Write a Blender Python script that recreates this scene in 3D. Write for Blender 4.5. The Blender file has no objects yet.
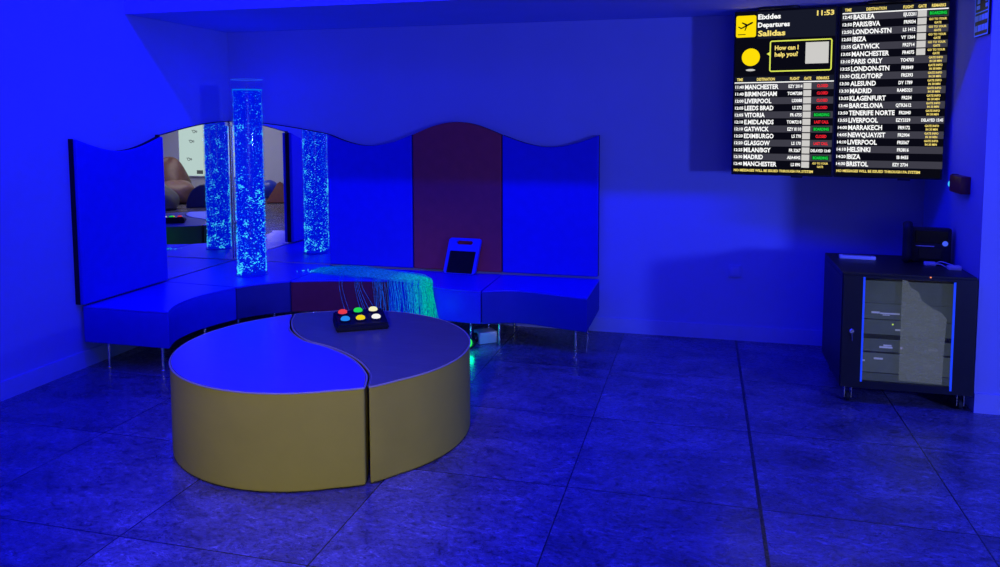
import bpy, bmesh, math, random
from mathutils import Vector, Matrix
random.seed(7)
sc = bpy.context.scene
COL = sc.collection
PI = math.pi

# ------------------------------------------------------------------ materials
def nodes_of(name):
    m = bpy.data.materials.new(name); m.use_nodes = True
    nt = m.node_tree
    return m, nt, nt.nodes['Principled BSDF'], nt.nodes['Material Output']

def mat(name, col, rough=.6, metal=0., spec=.5, var=.12, scale=14., bump=0., bscale=90., emit=None, estr=0., stretch=None):
    """Principled material with a procedural noise modulating colour and (optionally) a fine bump."""
    m, nt, b, out = nodes_of(name)
    tc = nt.nodes.new('ShaderNodeTexCoord')
    mp = nt.nodes.new('ShaderNodeMapping'); nt.links.new(tc.outputs['Object'], mp.inputs['Vector'])
    if stretch: mp.inputs['Scale'].default_value = stretch
    n = nt.nodes.new('ShaderNodeTexNoise'); n.inputs['Scale'].default_value = scale; n.inputs['Detail'].default_value = 4
    nt.links.new(mp.outputs['Vector'], n.inputs['Vector'])
    r = nt.nodes.new('ShaderNodeValToRGB')
    r.color_ramp.elements[0].position = .3; r.color_ramp.elements[1].position = .7
    r.color_ramp.elements[0].color = tuple(c*(1-var) for c in col)+(1,)
    r.color_ramp.elements[1].color = tuple(min(1, c*(1+var)) for c in col)+(1,)
    nt.links.new(n.outputs['Fac'], r.inputs['Fac']); nt.links.new(r.outputs['Color'], b.inputs['Base Color'])
    b.inputs['Roughness'].default_value = rough; b.inputs['Metallic'].default_value = metal
    b.inputs['Specular IOR Level'].default_value = spec
    if bump:
        n2 = nt.nodes.new('ShaderNodeTexNoise'); n2.inputs['Scale'].default_value = bscale; n2.inputs['Detail'].default_value = 3
        nt.links.new(mp.outputs['Vector'], n2.inputs['Vector'])
        bp = nt.nodes.new('ShaderNodeBump'); bp.inputs['Strength'].default_value = bump; bp.inputs['Distance'].default_value = .01
        nt.links.new(n2.outputs['Fac'], bp.inputs['Height']); nt.links.new(bp.outputs['Normal'], b.inputs['Normal'])
    if emit:
        b.inputs['Emission Color'].default_value = emit+(1,); b.inputs['Emission Strength'].default_value = estr
    return m

def glow(name, col, strength):
    m, nt, b, out = nodes_of(name)
    nt.nodes.remove(b)
    e = nt.nodes.new('ShaderNodeEmission'); e.inputs['Color'].default_value = col+(1,); e.inputs['Strength'].default_value = strength
    nt.links.new(e.outputs[0], out.inputs['Surface'])
    return m

def srgb(r, g, b):
    f = lambda c: c/12.92 if c <= .04045 else ((c+.055)/1.055)**2.4
    return (f(r/255), f(g/255), f(b/255))

def clear(name, gloss=.08, tint=(1, 1, 1), rough=.02, emit=None, efac=0.):
    """clear sheet or shell: transparent with a fresnel gloss, optionally a faint self glow"""
    m, nt, b, out = nodes_of(name); nt.nodes.remove(b)
    t = nt.nodes.new('ShaderNodeBsdfTransparent'); t.inputs[0].default_value = tint+(1,)
    g = nt.nodes.new('ShaderNodeBsdfGlossy'); g.inputs['Roughness'].default_value = rough
    lw = nt.nodes.new('ShaderNodeLayerWeight'); lw.inputs['Blend'].default_value = .35
    mr = nt.nodes.new('ShaderNodeMapRange'); mr.inputs['To Min'].default_value = gloss; mr.inputs['To Max'].default_value = min(.9, gloss*7)
    pw = nt.nodes.new('ShaderNodeMath'); pw.operation = 'POWER'; pw.inputs[1].default_value = 3
    nt.links.new(lw.outputs['Facing'], pw.inputs[0]); nt.links.new(pw.outputs[0], mr.inputs['Value'])
    mx = nt.nodes.new('ShaderNodeMixShader'); nt.links.new(mr.outputs[0], mx.inputs[0])
    nt.links.new(t.outputs[0], mx.inputs[1]); nt.links.new(g.outputs[0], mx.inputs[2])
    last = mx
    if emit:
        e = nt.nodes.new('ShaderNodeEmission'); e.inputs['Color'].default_value = emit+(1,)
        m2 = nt.nodes.new('ShaderNodeMixShader'); m2.inputs[0].default_value = efac
        nt.links.new(mx.outputs[0], m2.inputs[1]); nt.links.new(e.outputs[0], m2.inputs[2]); last = m2
    nt.links.new(last.outputs[0], out.inputs['Surface'])
    return m

def floor_mat():
    m, nt, b, out = nodes_of('marbled stone tiles'); L = nt.links
    N = nt.nodes.new
    tc = N('ShaderNodeTexCoord'); sep = N('ShaderNodeSeparateXYZ'); L.new(tc.outputs['Object'], sep.inputs[0])
    def math_(op, a, bb=None):
        n = N('ShaderNodeMath'); n.operation = op
        if isinstance(a, (int, float)): n.inputs[0].default_value = a
        else: L.new(a, n.inputs[0])
        if bb is not None:
            if isinstance(bb, (int, float)): n.inputs[1].default_value = bb
            else: L.new(bb, n.inputs[1])
        return n.outputs[0]
    def joint(o, off, pitch, half):
        u = math_('DIVIDE', math_('SUBTRACT', o, off), pitch)
        d = math_('MULTIPLY', math_('ABSOLUTE', math_('SUBTRACT', math_('FRACT', math_('ADD', u, .5)), .5)), pitch)
        return math_('LESS_THAN', d, half), math_('FLOOR', u)
    jx, ix = joint(sep.outputs['X'], 4.0, .7775, .0028)
    jy, iy = joint(sep.outputs['Y'], -2.475, .80, .0028)
    wide = math_('LESS_THAN', math_('ABSOLUTE', math_('SUBTRACT', sep.outputs['X'], 4.003)), .0075)
    grout = math_('MAXIMUM', math_('MAXIMUM', jx, jy), wide)
    cell = N('ShaderNodeCombineXYZ'); L.new(ix, cell.inputs[0]); L.new(iy, cell.inputs[1])
    wn = N('ShaderNodeTexWhiteNoise'); L.new(cell.outputs[0], wn.inputs['Vector'])
    ad = N('ShaderNodeVectorMath'); ad.operation = 'MULTIPLY_ADD'
    L.new(wn.outputs['Color'], ad.inputs[0]); ad.inputs[1].default_value = (6, 6, 6); L.new(tc.outputs['Object'], ad.inputs[2])
    mp = N('ShaderNodeMapping'); mp.inputs['Scale'].default_value = (1, 1.7, 1); mp.inputs['Rotation'].default_value = (0, 0, .35)
    L.new(ad.outputs[0], mp.inputs['Vector'])
    def noise(scale, detail, rough_, dist):
        n = N('ShaderNodeTexNoise'); n.inputs['Scale'].default_value = scale; n.inputs['Detail'].default_value = detail
        n.inputs['Roughness'].default_value = rough_; n.inputs['Distortion'].default_value = dist
        L.new(mp.outputs[0], n.inputs['Vector']); return n
    def ramp(src, stops):
        r = N('ShaderNodeValToRGB'); L.new(src, r.inputs['Fac']); e = r.color_ramp.elements
        e[0].position, e[0].color = stops[0][0], stops[0][1]+(1,); e[1].position, e[1].color = stops[-1][0], stops[-1][1]+(1,)
        for p_, c_ in stops[1:-1]: k = e.new(p_); k.color = c_+(1,)
        return r
    def mul(a_, b_, fac):
        mu = N('ShaderNodeMix'); mu.data_type = 'RGBA'; mu.blend_type = 'MULTIPLY'; mu.inputs['Factor'].default_value = fac
        L.new(a_, mu.inputs['A']); L.new(b_, mu.inputs['B']); return mu.outputs['Result']
    n1 = noise(2.6, 8, .62, .5); n2 = noise(13, 8, .72, 2.2); n3 = noise(42, 5, .7, .8); n4 = noise(6.5, 4, .6, 3.2)
    r1 = ramp(n1.outputs['Fac'], [(.30, (.09, .085, .12)), (.48, (.17, .155, .22)), (.70, (.28, .255, .35))])
    r2 = ramp(n2.outputs['Fac'], [(.34, (.16, .16, .18)), (.45, (.82, .82, .82)), (.56, (1, 1, 1)), (.68, (1.75, 1.75, 1.75))])
    r3 = ramp(n3.outputs['Fac'], [(.33, (.30, .30, .32)), (.45, (.92, .92, .92)), (.68, (1.35, 1.35, 1.35))])
    r4 = ramp(n4.outputs['Fac'], [(.44, (1, 1, 1)), (.497, (.45, .45, .47)), (.503, (1.6, 1.6, 1.6)), (.535, (1, 1, 1))])
    res_ = mul(mul(mul(r1.outputs[0], r2.outputs[0], 1), r3.outputs[0], 1), r4.outputs[0], .8)
    tv = N('ShaderNodeMapRange'); L.new(wn.outputs['Value'], tv.inputs['Value']); tv.inputs['To Min'].default_value = .82; tv.inputs['To Max'].default_value = 1.15
    sca = N('ShaderNodeVectorMath'); sca.operation = 'SCALE'; L.new(res_, sca.inputs[0]); L.new(tv.outputs[0], sca.inputs['Scale'])
    mg = N('ShaderNodeMix'); mg.data_type = 'RGBA'; L.new(grout, mg.inputs['Factor'])
    L.new(sca.outputs[0], mg.inputs['A']); mg.inputs['B'].default_value = (.018, .018, .025, 1)
    L.new(mg.outputs['Result'], b.inputs['Base Color'])
    rr = N('ShaderNodeMapRange'); L.new(n2.outputs['Fac'], rr.inputs['Value']); rr.inputs['From Min'].default_value = .3; rr.inputs['From Max'].default_value = .6; rr.inputs['To Min'].default_value = .38; rr.inputs['To Max'].default_value = .17
    L.new(rr.outputs[0], b.inputs['Roughness']); b.inputs['Specular IOR Level'].default_value = .5
    bp = N('ShaderNodeBump'); bp.inputs['Strength'].default_value = .06; bp.inputs['Distance'].default_value = .01
    L.new(n2.outputs['Fac'], bp.inputs['Height']); L.new(bp.outputs[0], b.inputs['Normal'])
    return m

M = {}
M['plaster'] = mat('far wall plaster', (.70, .70, .73), .75, spec=.2, var=.02, scale=3)
M['wall'] = mat('white plaster tinted by blue light', (.36, .38, .76), .75, spec=.2, var=.02, scale=3, bump=.02, bscale=160)  # white walls; the blue light is mixed into their base colour
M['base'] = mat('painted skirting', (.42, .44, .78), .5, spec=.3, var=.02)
M['floor'] = floor_mat()
M['ceil'] = mat('ceiling paint', (.8, .8, .8), .8, var=.02, spec=.2)
M['blue'] = mat('blue upholstery vinyl', (.02, .025, .67), .5, spec=.25, var=.04, bump=.03, bscale=220)
M['blue_end'] = mat('blue upholstery vinyl deep', (.015, .025, .36), .55, spec=.2, var=.04, bump=.03, bscale=220)
M['navy'] = mat('navy upholstery vinyl', (.02, .02, .22), .55, spec=.2, var=.05, bump=.03, bscale=220)
M['blue_top_lit'] = mat('seat top blue with painted glow', (.03, .03, .74), .42, spec=.35, var=.03, bump=.03, bscale=220)  # tube glow and gloss put into the seat top colour
M['maroon'] = mat('maroon upholstery vinyl', (.48, .06, .085), .6, spec=.18, var=.06, bump=.03, bscale=220)
M['maroon_seat'] = mat('dark maroon upholstery vinyl', (.16, .02, .06), .6, spec=.15, var=.06, bump=.03, bscale=220)
M['yellow'] = mat('mustard upholstery vinyl', (.60, .52, .055), .55, spec=.12, var=.05, scale=5, bump=.1, bscale=22)
M['yellow_blue_shine'] = mat('mustard top with painted blue shine', (.16, .11, .56), .3, spec=.5, var=.05, scale=5, bump=.06, bscale=14, stretch=(1, 3, 1))  # blue base colour paints the wall's reflection on the mustard top
M['yellow_shaded'] = mat('mustard top with painted shade', (.20, .20, .12), .42, spec=.4, var=.07, scale=5, bump=.09, bscale=16, stretch=(1, 3, 1))  # greyed, darker mustard stands in for the weaker light on this top
M['piping'] = mat('mustard piping', (.52, .46, .30), .45, spec=.4, var=.05)
M['edge_shade'] = mat('panel edge shade navy', (.01, .01, .035), .7, spec=.1, var=.1)  # dark tone paints the unlit end of the panels
M['chrome'] = mat('brushed chrome', (.75, .75, .78), .22, metal=1, var=.03)
M['black'] = mat('black plastic', (.012, .012, .016), .45, spec=.4, var=.1)
M['blackmetal'] = mat('black powder coated steel', (.010, .011, .016), .38, spec=.45, var=.1, bump=.02)
M['screen'] = mat('dark screen glass', (.006, .006, .012), .15, spec=.4, var=.1)
M['white'] = mat('white plastic', (.80, .80, .84), .4, var=.02)
M['grey'] = mat('grey plastic', (.35, .35, .37), .5, var=.04)
M['rubber'] = mat('black rubber', (.02, .02, .02), .7, var=.1)
M['redbox'] = mat('dark red plastic', (.20, .012, .03), .4, var=.08)
M['device'] = mat('dark grey equipment front', (.06, .07, .06), .5, var=.15, scale=20, emit=(.09, .11, .105), estr=.40)  # emission stands in for light falling inside the rack
M['device2'] = mat('mid grey equipment front', (.08, .09, .08), .5, var=.2, scale=24, emit=(.10, .12, .115), estr=.50)  # rack light painted in by emission here too
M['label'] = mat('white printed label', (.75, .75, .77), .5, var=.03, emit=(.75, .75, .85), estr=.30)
M['bluestrip'] = mat('blue door strip', (.06, .16, .85), .35, var=.04, emit=(.02, .13, .9), estr=.28)

# mirror
m, nt, b, out = nodes_of('acrylic mirror'); M['mirror'] = m
b.inputs['Base Color'].default_value = (.86, .87, .88, 1); b.inputs['Metallic'].default_value = 1; b.inputs['Roughness'].default_value = .004
nn = nt.nodes.new('ShaderNodeTexNoise'); nn.inputs['Scale'].default_value = 1.5
cr = nt.nodes.new('ShaderNodeValToRGB'); cr.color_ramp.elements[0].color = (.84, .85, .86, 1); cr.color_ramp.elements[1].color = (.89, .90, .91, 1)
nt.links.new(nn.outputs['Fac'], cr.inputs[0]); nt.links.new(cr.outputs[0], b.inputs['Base Color'])

M['acrylic'] = clear('clear acrylic tube', .02, tint=(.96, .97, 1))
M['water'] = clear('lit blue water', .015, tint=(.30, .36, 1), emit=(0, .007, .76), efac=.80)
M['rim'] = glow('lit acrylic rim', (.02, .10, 1), .8)
M['waterline'] = glow('water surface shine', (.0, .22, 1), .85)
M['bub0'] = glow('dim bubble', (.0, .08, 1), 1.0)
M['bub1'] = glow('azure bubble', (.02, .24, 1), 1.05)
M['bub2'] = glow('cyan bubble', (.05, .52, 1), 1.15)
M['bub3'] = glow('bright cyan bubble', (.06, .80, 1), 1.1)
M['glass'] = clear('smoked door glass', .07, tint=(.80, .84, .86))
M['door_reflection'] = mat('painted grey reflection', (.16, .17, .12), .45, var=.5, scale=26, bump=.6, bscale=30, stretch=(1, 1, 2.4), emit=(.30, .32, .28), estr=.36)  # reflection in the door glass painted as an emissive grey sheet
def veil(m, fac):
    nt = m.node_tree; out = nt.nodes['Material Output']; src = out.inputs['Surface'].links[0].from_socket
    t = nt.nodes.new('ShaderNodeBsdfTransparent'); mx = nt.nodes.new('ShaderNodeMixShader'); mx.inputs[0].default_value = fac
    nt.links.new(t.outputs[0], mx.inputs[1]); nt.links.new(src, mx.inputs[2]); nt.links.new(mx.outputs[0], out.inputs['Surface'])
veil(M['door_reflection'], .62)

def fibre_mat():
    m, nt, b, out = nodes_of('glowing optical fibre'); nt.nodes.remove(b); L = nt.links
    tc = nt.nodes.new('ShaderNodeTexCoord'); sp = nt.nodes.new('ShaderNodeSeparateXYZ'); L.new(tc.outputs['Object'], sp.inputs[0])
    mr = nt.nodes.new('ShaderNodeMapRange'); L.new(sp.outputs['X'], mr.inputs['Value']); mr.inputs['From Min'].default_value = 0.; mr.inputs['From Max'].default_value = 1.1
    n = nt.nodes.new('ShaderNodeTexNoise'); n.inputs['Scale'].default_value = 60; L.new(tc.outputs['Object'], n.inputs['Vector'])
    r = nt.nodes.new('ShaderNodeValToRGB'); L.new(mr.outputs[0], r.inputs[0])
    e = r.color_ramp.elements
    e[0].position = 0; e[0].color = (.0, .16, .85, 1); e[1].position = 1; e[1].color = (.0, .55, .40, 1)
    k = e.new(.25); k.color = (.0, .06, .85, 1)
    k = e.new(.66); k.color = (.005, .10, .85, 1)
    k = e.new(.84); k.color = (.005, .34, .80, 1)
    mm = nt.nodes.new('ShaderNodeMapRange'); L.new(n.outputs['Fac'], mm.inputs['Value']); mm.inputs['From Min'].default_value = .3; mm.inputs['From Max'].default_value = .7
    mm.inputs['To Min'].default_value = .35; mm.inputs['To Max'].default_value = 1.15
    em = nt.nodes.new('ShaderNodeEmission'); L.new(r.outputs[0], em.inputs['Color']); L.new(mm.outputs[0], em.inputs['Strength'])
    L.new(em.outputs[0], out.inputs['Surface']); return m
M['fibre'] = fibre_mat()

# ------------------------------------------------------------------ object helpers
ROOT = {}
def root(name, label, cat, loc, group=None):
    o = bpy.data.objects.new(name, None); COL.objects.link(o); o.location = loc
    o.empty_display_size = .05
    o['label'] = label; o['category'] = cat
    if group: o['group'] = group
    return o
def link(name, bm, m, parent=None, smooth=False, mats=None):
    """bmesh in world coordinates -> ONE mesh object under parent (whose origin is subtracted)"""
    me = bpy.data.meshes.new(name)
    base = Vector((0, 0, 0)); q = parent
    while q is not None: base = base+q.location; q = q.parent
    if base.length: bmesh.ops.translate(bm, verts=bm.verts, vec=-base)
    bm.normal_update(); bm.to_mesh(me); bm.free()
    for x in (mats or [m]): me.materials.append(x)
    if smooth:
        for p in me.polygons: p.use_smooth = True
        me.set_sharp_from_angle(angle=math.radians(38))
    o = bpy.data.objects.new(name, me); COL.objects.link(o)
    if parent is not None: o.parent = parent
    return o
def recenter(o, loc):
    """move a single-mesh thing's origin to loc without moving its geometry"""
    o.data.transform(Matrix.Translation(-Vector(loc))); o.location = loc; return o
def tag(o, label, cat, group=None, kind=None):
    o['label'] = label; o['category'] = cat
    if group: o['group'] = group
    if kind: o['kind'] = kind
    return o
def struct(name, bm, m, label=None):
    o = link(name, bm, m); o['kind'] = 'structure'
    o['label'] = label or name; return o
def box(bm, x0, x1, y0, y1, z0, z1, bev=0., seg=2, M4=None):
    b2 = bmesh.new()
    bmesh.ops.create_cube(b2, size=1)
    for v in b2.verts: v.co = Vector(((x0+x1)/2+v.co.x*(x1-x0), (y0+y1)/2+v.co.y*(y1-y0), (z0+z1)/2+v.co.z*(z1-z0)))
    if bev: bmesh.ops.bevel(b2, geom=b2.edges[:], offset=bev, segments=seg, profile=.6, affect='EDGES')
    if M4 is not None: bmesh.ops.transform(b2, matrix=M4, verts=b2.verts)
    join(bm, b2); return bm
def join(bm, b2):
    t = bpy.data.meshes.new('tmp'); b2.to_mesh(t); b2.free(); bm.from_mesh(t); bpy.data.meshes.remove(t)
def BX(*a, **k):
    bm = bmesh.new(); box(bm, *a, **k); return bm
def prism(pts, z0, z1, bev=0., seg=2, M4=None):
    """extrude a plan polygon between z0 and z1; only the rim edges are bevelled"""
    bm = bmesh.new(); n = len(pts)
    lo = [bm.verts.new((p[0], p[1], z0)) for p in pts]; hi = [bm.verts.new((p[0], p[1], z1)) for p in pts]
    bm.faces.new(lo[::-1]); bm.faces.new(hi)
    for i in range(n): bm.faces.new((lo[i], lo[(i+1) % n], hi[(i+1) % n], hi[i]))
    bmesh.ops.recalc_face_normals(bm, faces=bm.faces)
    if bev:
        es = [e for e in bm.edges if abs(e.verts[0].co.z-e.verts[1].co.z) < 1e-6]
        for e in bm.edges:
            if abs(e.verts[0].co.z-e.verts[1].co.z) > 1e-6 and e.calc_face_angle(0) > .5: es.append(e)
        bmesh.ops.bevel(bm, geom=es, offset=bev, segments=seg, profile=.6, affect='EDGES')
    if M4 is not None: bmesh.ops.transform(bm, matrix=M4, verts=bm.verts)
    return bm
def lathe(prof, n=32, c=(0, 0, 0), M4=None):
    bm = bmesh.new(); rings = []
    for r, z in prof:
        rings.append([bm.verts.new((r*math.cos(2*PI*i/n), r*math.sin(2*PI*i/n), z)) for i in range(n)] if r > 1e-6 else [bm.verts.new((0, 0, z))])
    for a, b in zip(rings[:-1], rings[1:]):
        for i in range(n):
            j = (i+1) % n
            if len(a) == 1 and len(b) == 1: continue
            if len(a) == 1: bm.faces.new((a[0], b[j], b[i]))
            elif len(b) == 1: bm.faces.new((a[i], a[j], b[0]))
            else: bm.faces.new((a[i], a[j], b[j], b[i]))
    bmesh.ops.recalc_face_normals(bm, faces=bm.faces)
    bmesh.ops.transform(bm, matrix=Matrix.Translation(c) @ (M4 or Matrix.Identity(4)), verts=bm.verts)
    return bm
def tube(pts, r, n=8, closed=False):
    bm = bmesh.new(); rings = []; P = [Vector(p) for p in pts]; k = len(P)
    for i, p in enumerate(P):
        if closed: t = (P[(i+1) % k]-P[i-1]).normalized()
        else: t = (P[min(i+1, k-1)]-P[max(i-1, 0)]).normalized()
        u = t.orthogonal().normalized() if not rings else (u0-t*u0.dot(t)).normalized()
        u0 = u; w = t.cross(u)
        rings.append([bm.verts.new(p+r*(math.cos(2*PI*j/n)*u+math.sin(2*PI*j/n)*w)) for j in range(n)])
    rr = list(zip(rings[:-1], rings[1:]))+([(rings[-1], rings[0])] if closed else [])
    for a, b in rr:
        for j in range(n): bm.faces.new((a[j], a[(j+1) % n], b[(j+1) % n], b[j]))
    if not closed: bm.faces.new(rings[0][::-1]); bm.faces.new(rings[-1])
    return bm
def curve_pts(ctrl, n=10):
    """Catmull-Rom through control points (2D or 3D tuples)"""
    out = []; C = [Vector(c) for c in ctrl]
    for i in range(len(C)-1):
        p0 = C[max(i-1, 0)]; p1 = C[i]; p2 = C[i+1]; p3 = C[min(i+2, len(C)-1)]
        for k in range(n):
            t = k/n
            out.append(.5*((2*p1)+(p2-p0)*t+(2*p0-5*p1+4*p2-p3)*t*t+(3*p1-p0-3*p2+p3)*t**3))
    out.append(C[-1]); return out

# ------------------------------------------------------------------ room
ND, NH, NX = -1.11, 2.26, 5.168          # niche: front plane, height, right wall
RY, RX, RZ = -8.8, 9.0, 3.5
struct('floor', BX(-.1, RX+.1, RY-.1, .1, -.1, 0), M['floor'], 'marbled stone tile floor')
struct('ceiling', BX(-.1, RX+.1, RY-.1, .1, RZ, RZ+.1), M['ceil'], 'ceiling of the main room')
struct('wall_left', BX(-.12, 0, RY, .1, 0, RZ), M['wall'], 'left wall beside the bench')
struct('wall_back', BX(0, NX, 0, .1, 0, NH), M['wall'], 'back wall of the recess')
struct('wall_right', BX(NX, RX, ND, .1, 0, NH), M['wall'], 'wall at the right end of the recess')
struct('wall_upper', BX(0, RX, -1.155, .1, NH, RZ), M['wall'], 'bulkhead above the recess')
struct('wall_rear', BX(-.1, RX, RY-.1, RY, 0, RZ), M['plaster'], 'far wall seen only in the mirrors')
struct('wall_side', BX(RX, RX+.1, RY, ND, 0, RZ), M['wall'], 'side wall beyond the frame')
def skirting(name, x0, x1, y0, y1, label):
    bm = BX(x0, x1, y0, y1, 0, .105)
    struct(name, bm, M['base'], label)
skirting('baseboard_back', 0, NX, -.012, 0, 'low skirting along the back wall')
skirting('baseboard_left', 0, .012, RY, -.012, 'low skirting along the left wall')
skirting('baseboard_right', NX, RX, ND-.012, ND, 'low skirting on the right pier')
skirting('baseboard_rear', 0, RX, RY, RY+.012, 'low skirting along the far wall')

# ------------------------------------------------------------------ padded wall panels with wavy tops
def wave(kind, t):
    return {'dip': 1.44-.086*math.sin(PI*t), 'hump': 1.44+.096*math.sin(PI*t), 'rise': 1.44+.10*math.sin(PI/2*t)}[kind]
def panel_bm(a0, a1, kind, thick, z0, axis, off=0., bev=.012, n=24):
    """panel standing against the back wall (axis x) or the left wall (axis y); a0..a1 along the wall"""
    pts = [(a0, z0), (a1, z0)]+[(a1+(a0-a1)*i/n, wave(kind, 1-i/n)) for i in range(n+1)]
    if axis == 'x': T = Matrix(((1, 0, 0, 0), (0, 0, -1, -off), (0, 1, 0, 0), (0, 0, 0, 1)))
    else: T = Matrix(((0, 0, 1, off), (1, 0, 0, 0), (0, 1, 0, 0), (0, 0, 0, 1)))
    bm = prism(pts, 0, thick, bev, 3)
    bmesh.ops.transform(bm, matrix=T, verts=bm.verts)
    bmesh.ops.recalc_face_normals(bm, faces=bm.faces)
    return bm
def panel(label, a0, a1, kind, m, axis):
    mid = (a0+a1)/2
    loc = (mid, 0, .41) if axis == 'x' else (0, mid, .41)
    r = root('padded_wall_panel', label, 'wall panel', loc, 'padded wall panels with wavy tops')
    link('padding', panel_bm(a0, a1, kind, .030, .412, axis, .032), m, r, True)
    link('backing_or_shade', panel_bm(a0+.001, a1-.001, kind, .031, .414, axis, .001, 0), M['edge_shade'], r)  # thick dark layer paints the shade on the panel end
panel('blue padded panel on the left wall, dipping top, left of the mirror', -1.685, -.895, 'dip', M['blue'], 'y')
panel('blue padded panel with dipping top between the mirror and the maroon panel', .905, 1.605, 'dip', M['blue'], 'x')
panel('maroon padded panel with a humped top', 1.613, 2.310, 'hump', M['maroon'], 'x')
panel('blue padded panel with dipping top, right of the maroon panel', 2.318, 3.032, 'dip', M['blue'], 'x')

# mirrors in the corner
def mirror(label, axis):
    r = root('corner_mirror', label, 'mirror', (.45, 0, .405) if axis == 'x' else (0, -.45, .405), 'arched mirrors in the corner')
    n = 20
    a0, a1 = .0165, .893
    if axis == 'x': pts = [(a0, .405), (a1, .405)]+[(a1+(a0-a1)*i/n, wave('rise', i/n)) for i in range(n+1)]; T = Matrix(((1, 0, 0, 0), (0, 0, -1, -.008), (0, 1, 0, 0), (0, 0, 0, 1)))
    else: pts = [(-a1, .405), (-a0, .405)]+[(-a0+(a0-a1)*i/n, wave('rise', 1-i/n)) for i in range(n+1)]; T = Matrix(((0, 0, 1, .008), (1, 0, 0, 0), (0, 1, 0, 0), (0, 0, 0, 1)))
    link('mirror_face', prism(pts, 0, .006, 0, M4=T), M['mirror'], r)
    T2 = T.copy(); T2[0 if axis == 'y' else 1][3] = .0005 if axis == 'y' else -.0005
    link('backing_or_shade', prism([(p[0], p[1]+(.003 if p[1] > .5 else 0)) for p in pts], 0, .0072, 0, M4=T2), M['black'], r)
    ed = [(p[0], p[1]) for p in pts[2:]]
    if axis == 'x': link('edge_strip', tube([(p[0], -.012, p[1]+.002) for p in ed], .004, 6), M['black'], r)
    else: link('edge_strip', tube([(.012, p[0], p[1]+.002) for p in ed], .004, 6), M['black'], r)
    if axis == 'y':
        c = BX(.002, .022, -.906, -.878, 1.425, 1.452, .003)
        link('clip', c, M['black'], r)
    else:
        c = BX(.022, .05, -.035, -.004, 1.505, 1.552, .004)
        link('clip', c, M['chrome'], r)
        c = BX(.0168, .027, -.027, -.0168, .41, 1.53, .003)
        link('corner_strip', c, M['chrome'], r)
mirror('arched mirror on the left wall in the corner behind the bubble tube', 'y')
mirror('arched mirror on the back wall in the corner behind the bubble tube', 'x')

# ------------------------------------------------------------------ curved bench pieces
SB, ST = .172, .40
def bench(label, front, back, m, legs, ctr, top_m=None):
    f = [tuple(p) for p in curve_pts(front, 6)]
    r = root('bench_seat', label, 'bench', (ctr[0], ctr[1], 0), 'curved bench pieces along the walls')
    link('seat', prism(f+back, SB, ST-(.013 if top_m else 0), .006 if top_m else .014, 3), m, r, True)
    if top_m:  # added layer, coloured as if lit by the tube
        cx_ = sum(p[0] for p in f+back)/len(f+back); cy_ = sum(p[1] for p in f+back)/len(f+back)
        q = link('light_toned_top', prism(f+back, ST-.014, ST, .006, 2), top_m, r); q['label'] = 'seat top with blue glow in its colour'
    for (x, y) in legs:
        b = lathe([(0, 0), (.013, 0), (.013, .004), (.0095, .008), (.0095, SB-.003), (.03, SB-.003), (.03, SB), (0, SB)], 14, (x, y, 0))
        link('leg', b, M['chrome'], r, True)
bench('blue bench piece under the left wall panel with a flat free end',
      [(.648, -1.66), (.585, -1.53), (.556, -1.40), (.556, -1.25), (.590, -1.09), (.640, -.945)], [(.03, -.900), (.03, -1.66)], M['blue'], [(.15, -1.59), (.53, -1.575), (.12, -1.05), (.48, -1.08)], (.35, -1.3), M['blue_top_lit'])
bench('dark navy corner bench piece carrying the bubble tube',
      [(.645, -.937), (.700, -.84), (.788, -.745), (.890, -.662)], [(.90, -.016), (.016, -.016), (.016, -.893)], M['navy'], [(.58, -.84), (.76, -.66), (.12, -.12), (.78, -.12), (.12, -.75)], (.45, -.5), M['blue_top_lit'])
bench('dark maroon bench piece between the corner piece and the glowing fibres',
      [(.898, -.656), (1.05, -.600), (1.23, -.545), (1.40, -.505), (1.568, -.477)], [(1.60, -.065), (.908, -.065)], M['maroon_seat'], [(1.0, -.5), (1.48, -.42), (1.0, -.12), (1.5, -.12)], (1.24, -.3), M['blue_top_lit'])
bench('blue bench piece under the maroon panel, lit cyan by the fibres',
      [(1.577, -.477), (1.75, -.52), (1.93, -.585), (2.12, -.635), (2.318, -.655)], [(2.312, -.065), (1.608, -.065)], M['blue'], [(1.68, -.40), (2.228, -.59), (1.7, -.12), (2.22, -.10)], (1.95, -.35), M['blue_top_lit'])
bench('blue bench piece at the free right end of the bench with a hollow front',
      [(2.327, -.655), (2.42, -.603), (2.53, -.573), (2.64, -.578), (2.76, -.610), (2.90, -.650), (3.045, -.685)], [(3.045, -.065), (2.321, -.065)], M['blue_end'], [(2.405, -.485), (2.945, -.52), (2.42, -.10), (2.965, -.105)], (2.68, -.35), M['blue_top_lit'])

# ------------------------------------------------------------------ bubble tube
TX, TY, TZ = .50, -.52, ST
bt = root('bubble_tube', 'tall clear bubble tube of glowing blue water standing in the mirrored corner', 'bubble tube', (TX, TY, TZ))
b = lathe([(.107, 0), (.107, 1.445), (.110, 1.447), (.113, 1.445), (.113, 0)], 48, (TX, TY, TZ+.001))
link('acrylic_tube', b, M['acrylic'], bt, True)
b = lathe([(.0, .008), (.098, .008), (.098, 1.372), (0, 1.372)], 48, (TX, TY, TZ))
link('water', b, M['water'], bt, True)
b = lathe([(.100, 1.369), (.1065, 1.369), (.1065, 1.378), (.100, 1.378), (.100, 1.369)], 48, (TX, TY, TZ))
link('water_surface', b, M['waterline'], bt)
b = lathe([(.1075, 1.4465), (.1125, 1.4465), (.1125, 1.4505), (.1075, 1.4505), (.1075, 1.4465)], 48, (TX, TY, TZ))
link('top_rim', b, M['rim'], bt)
b = lathe([(.0, .0), (.118, 0), (.118, .005), (.0, .005)], 40, (TX, TY, TZ+.0005))
link('base_plate', b, M['blue'], bt)
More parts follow.
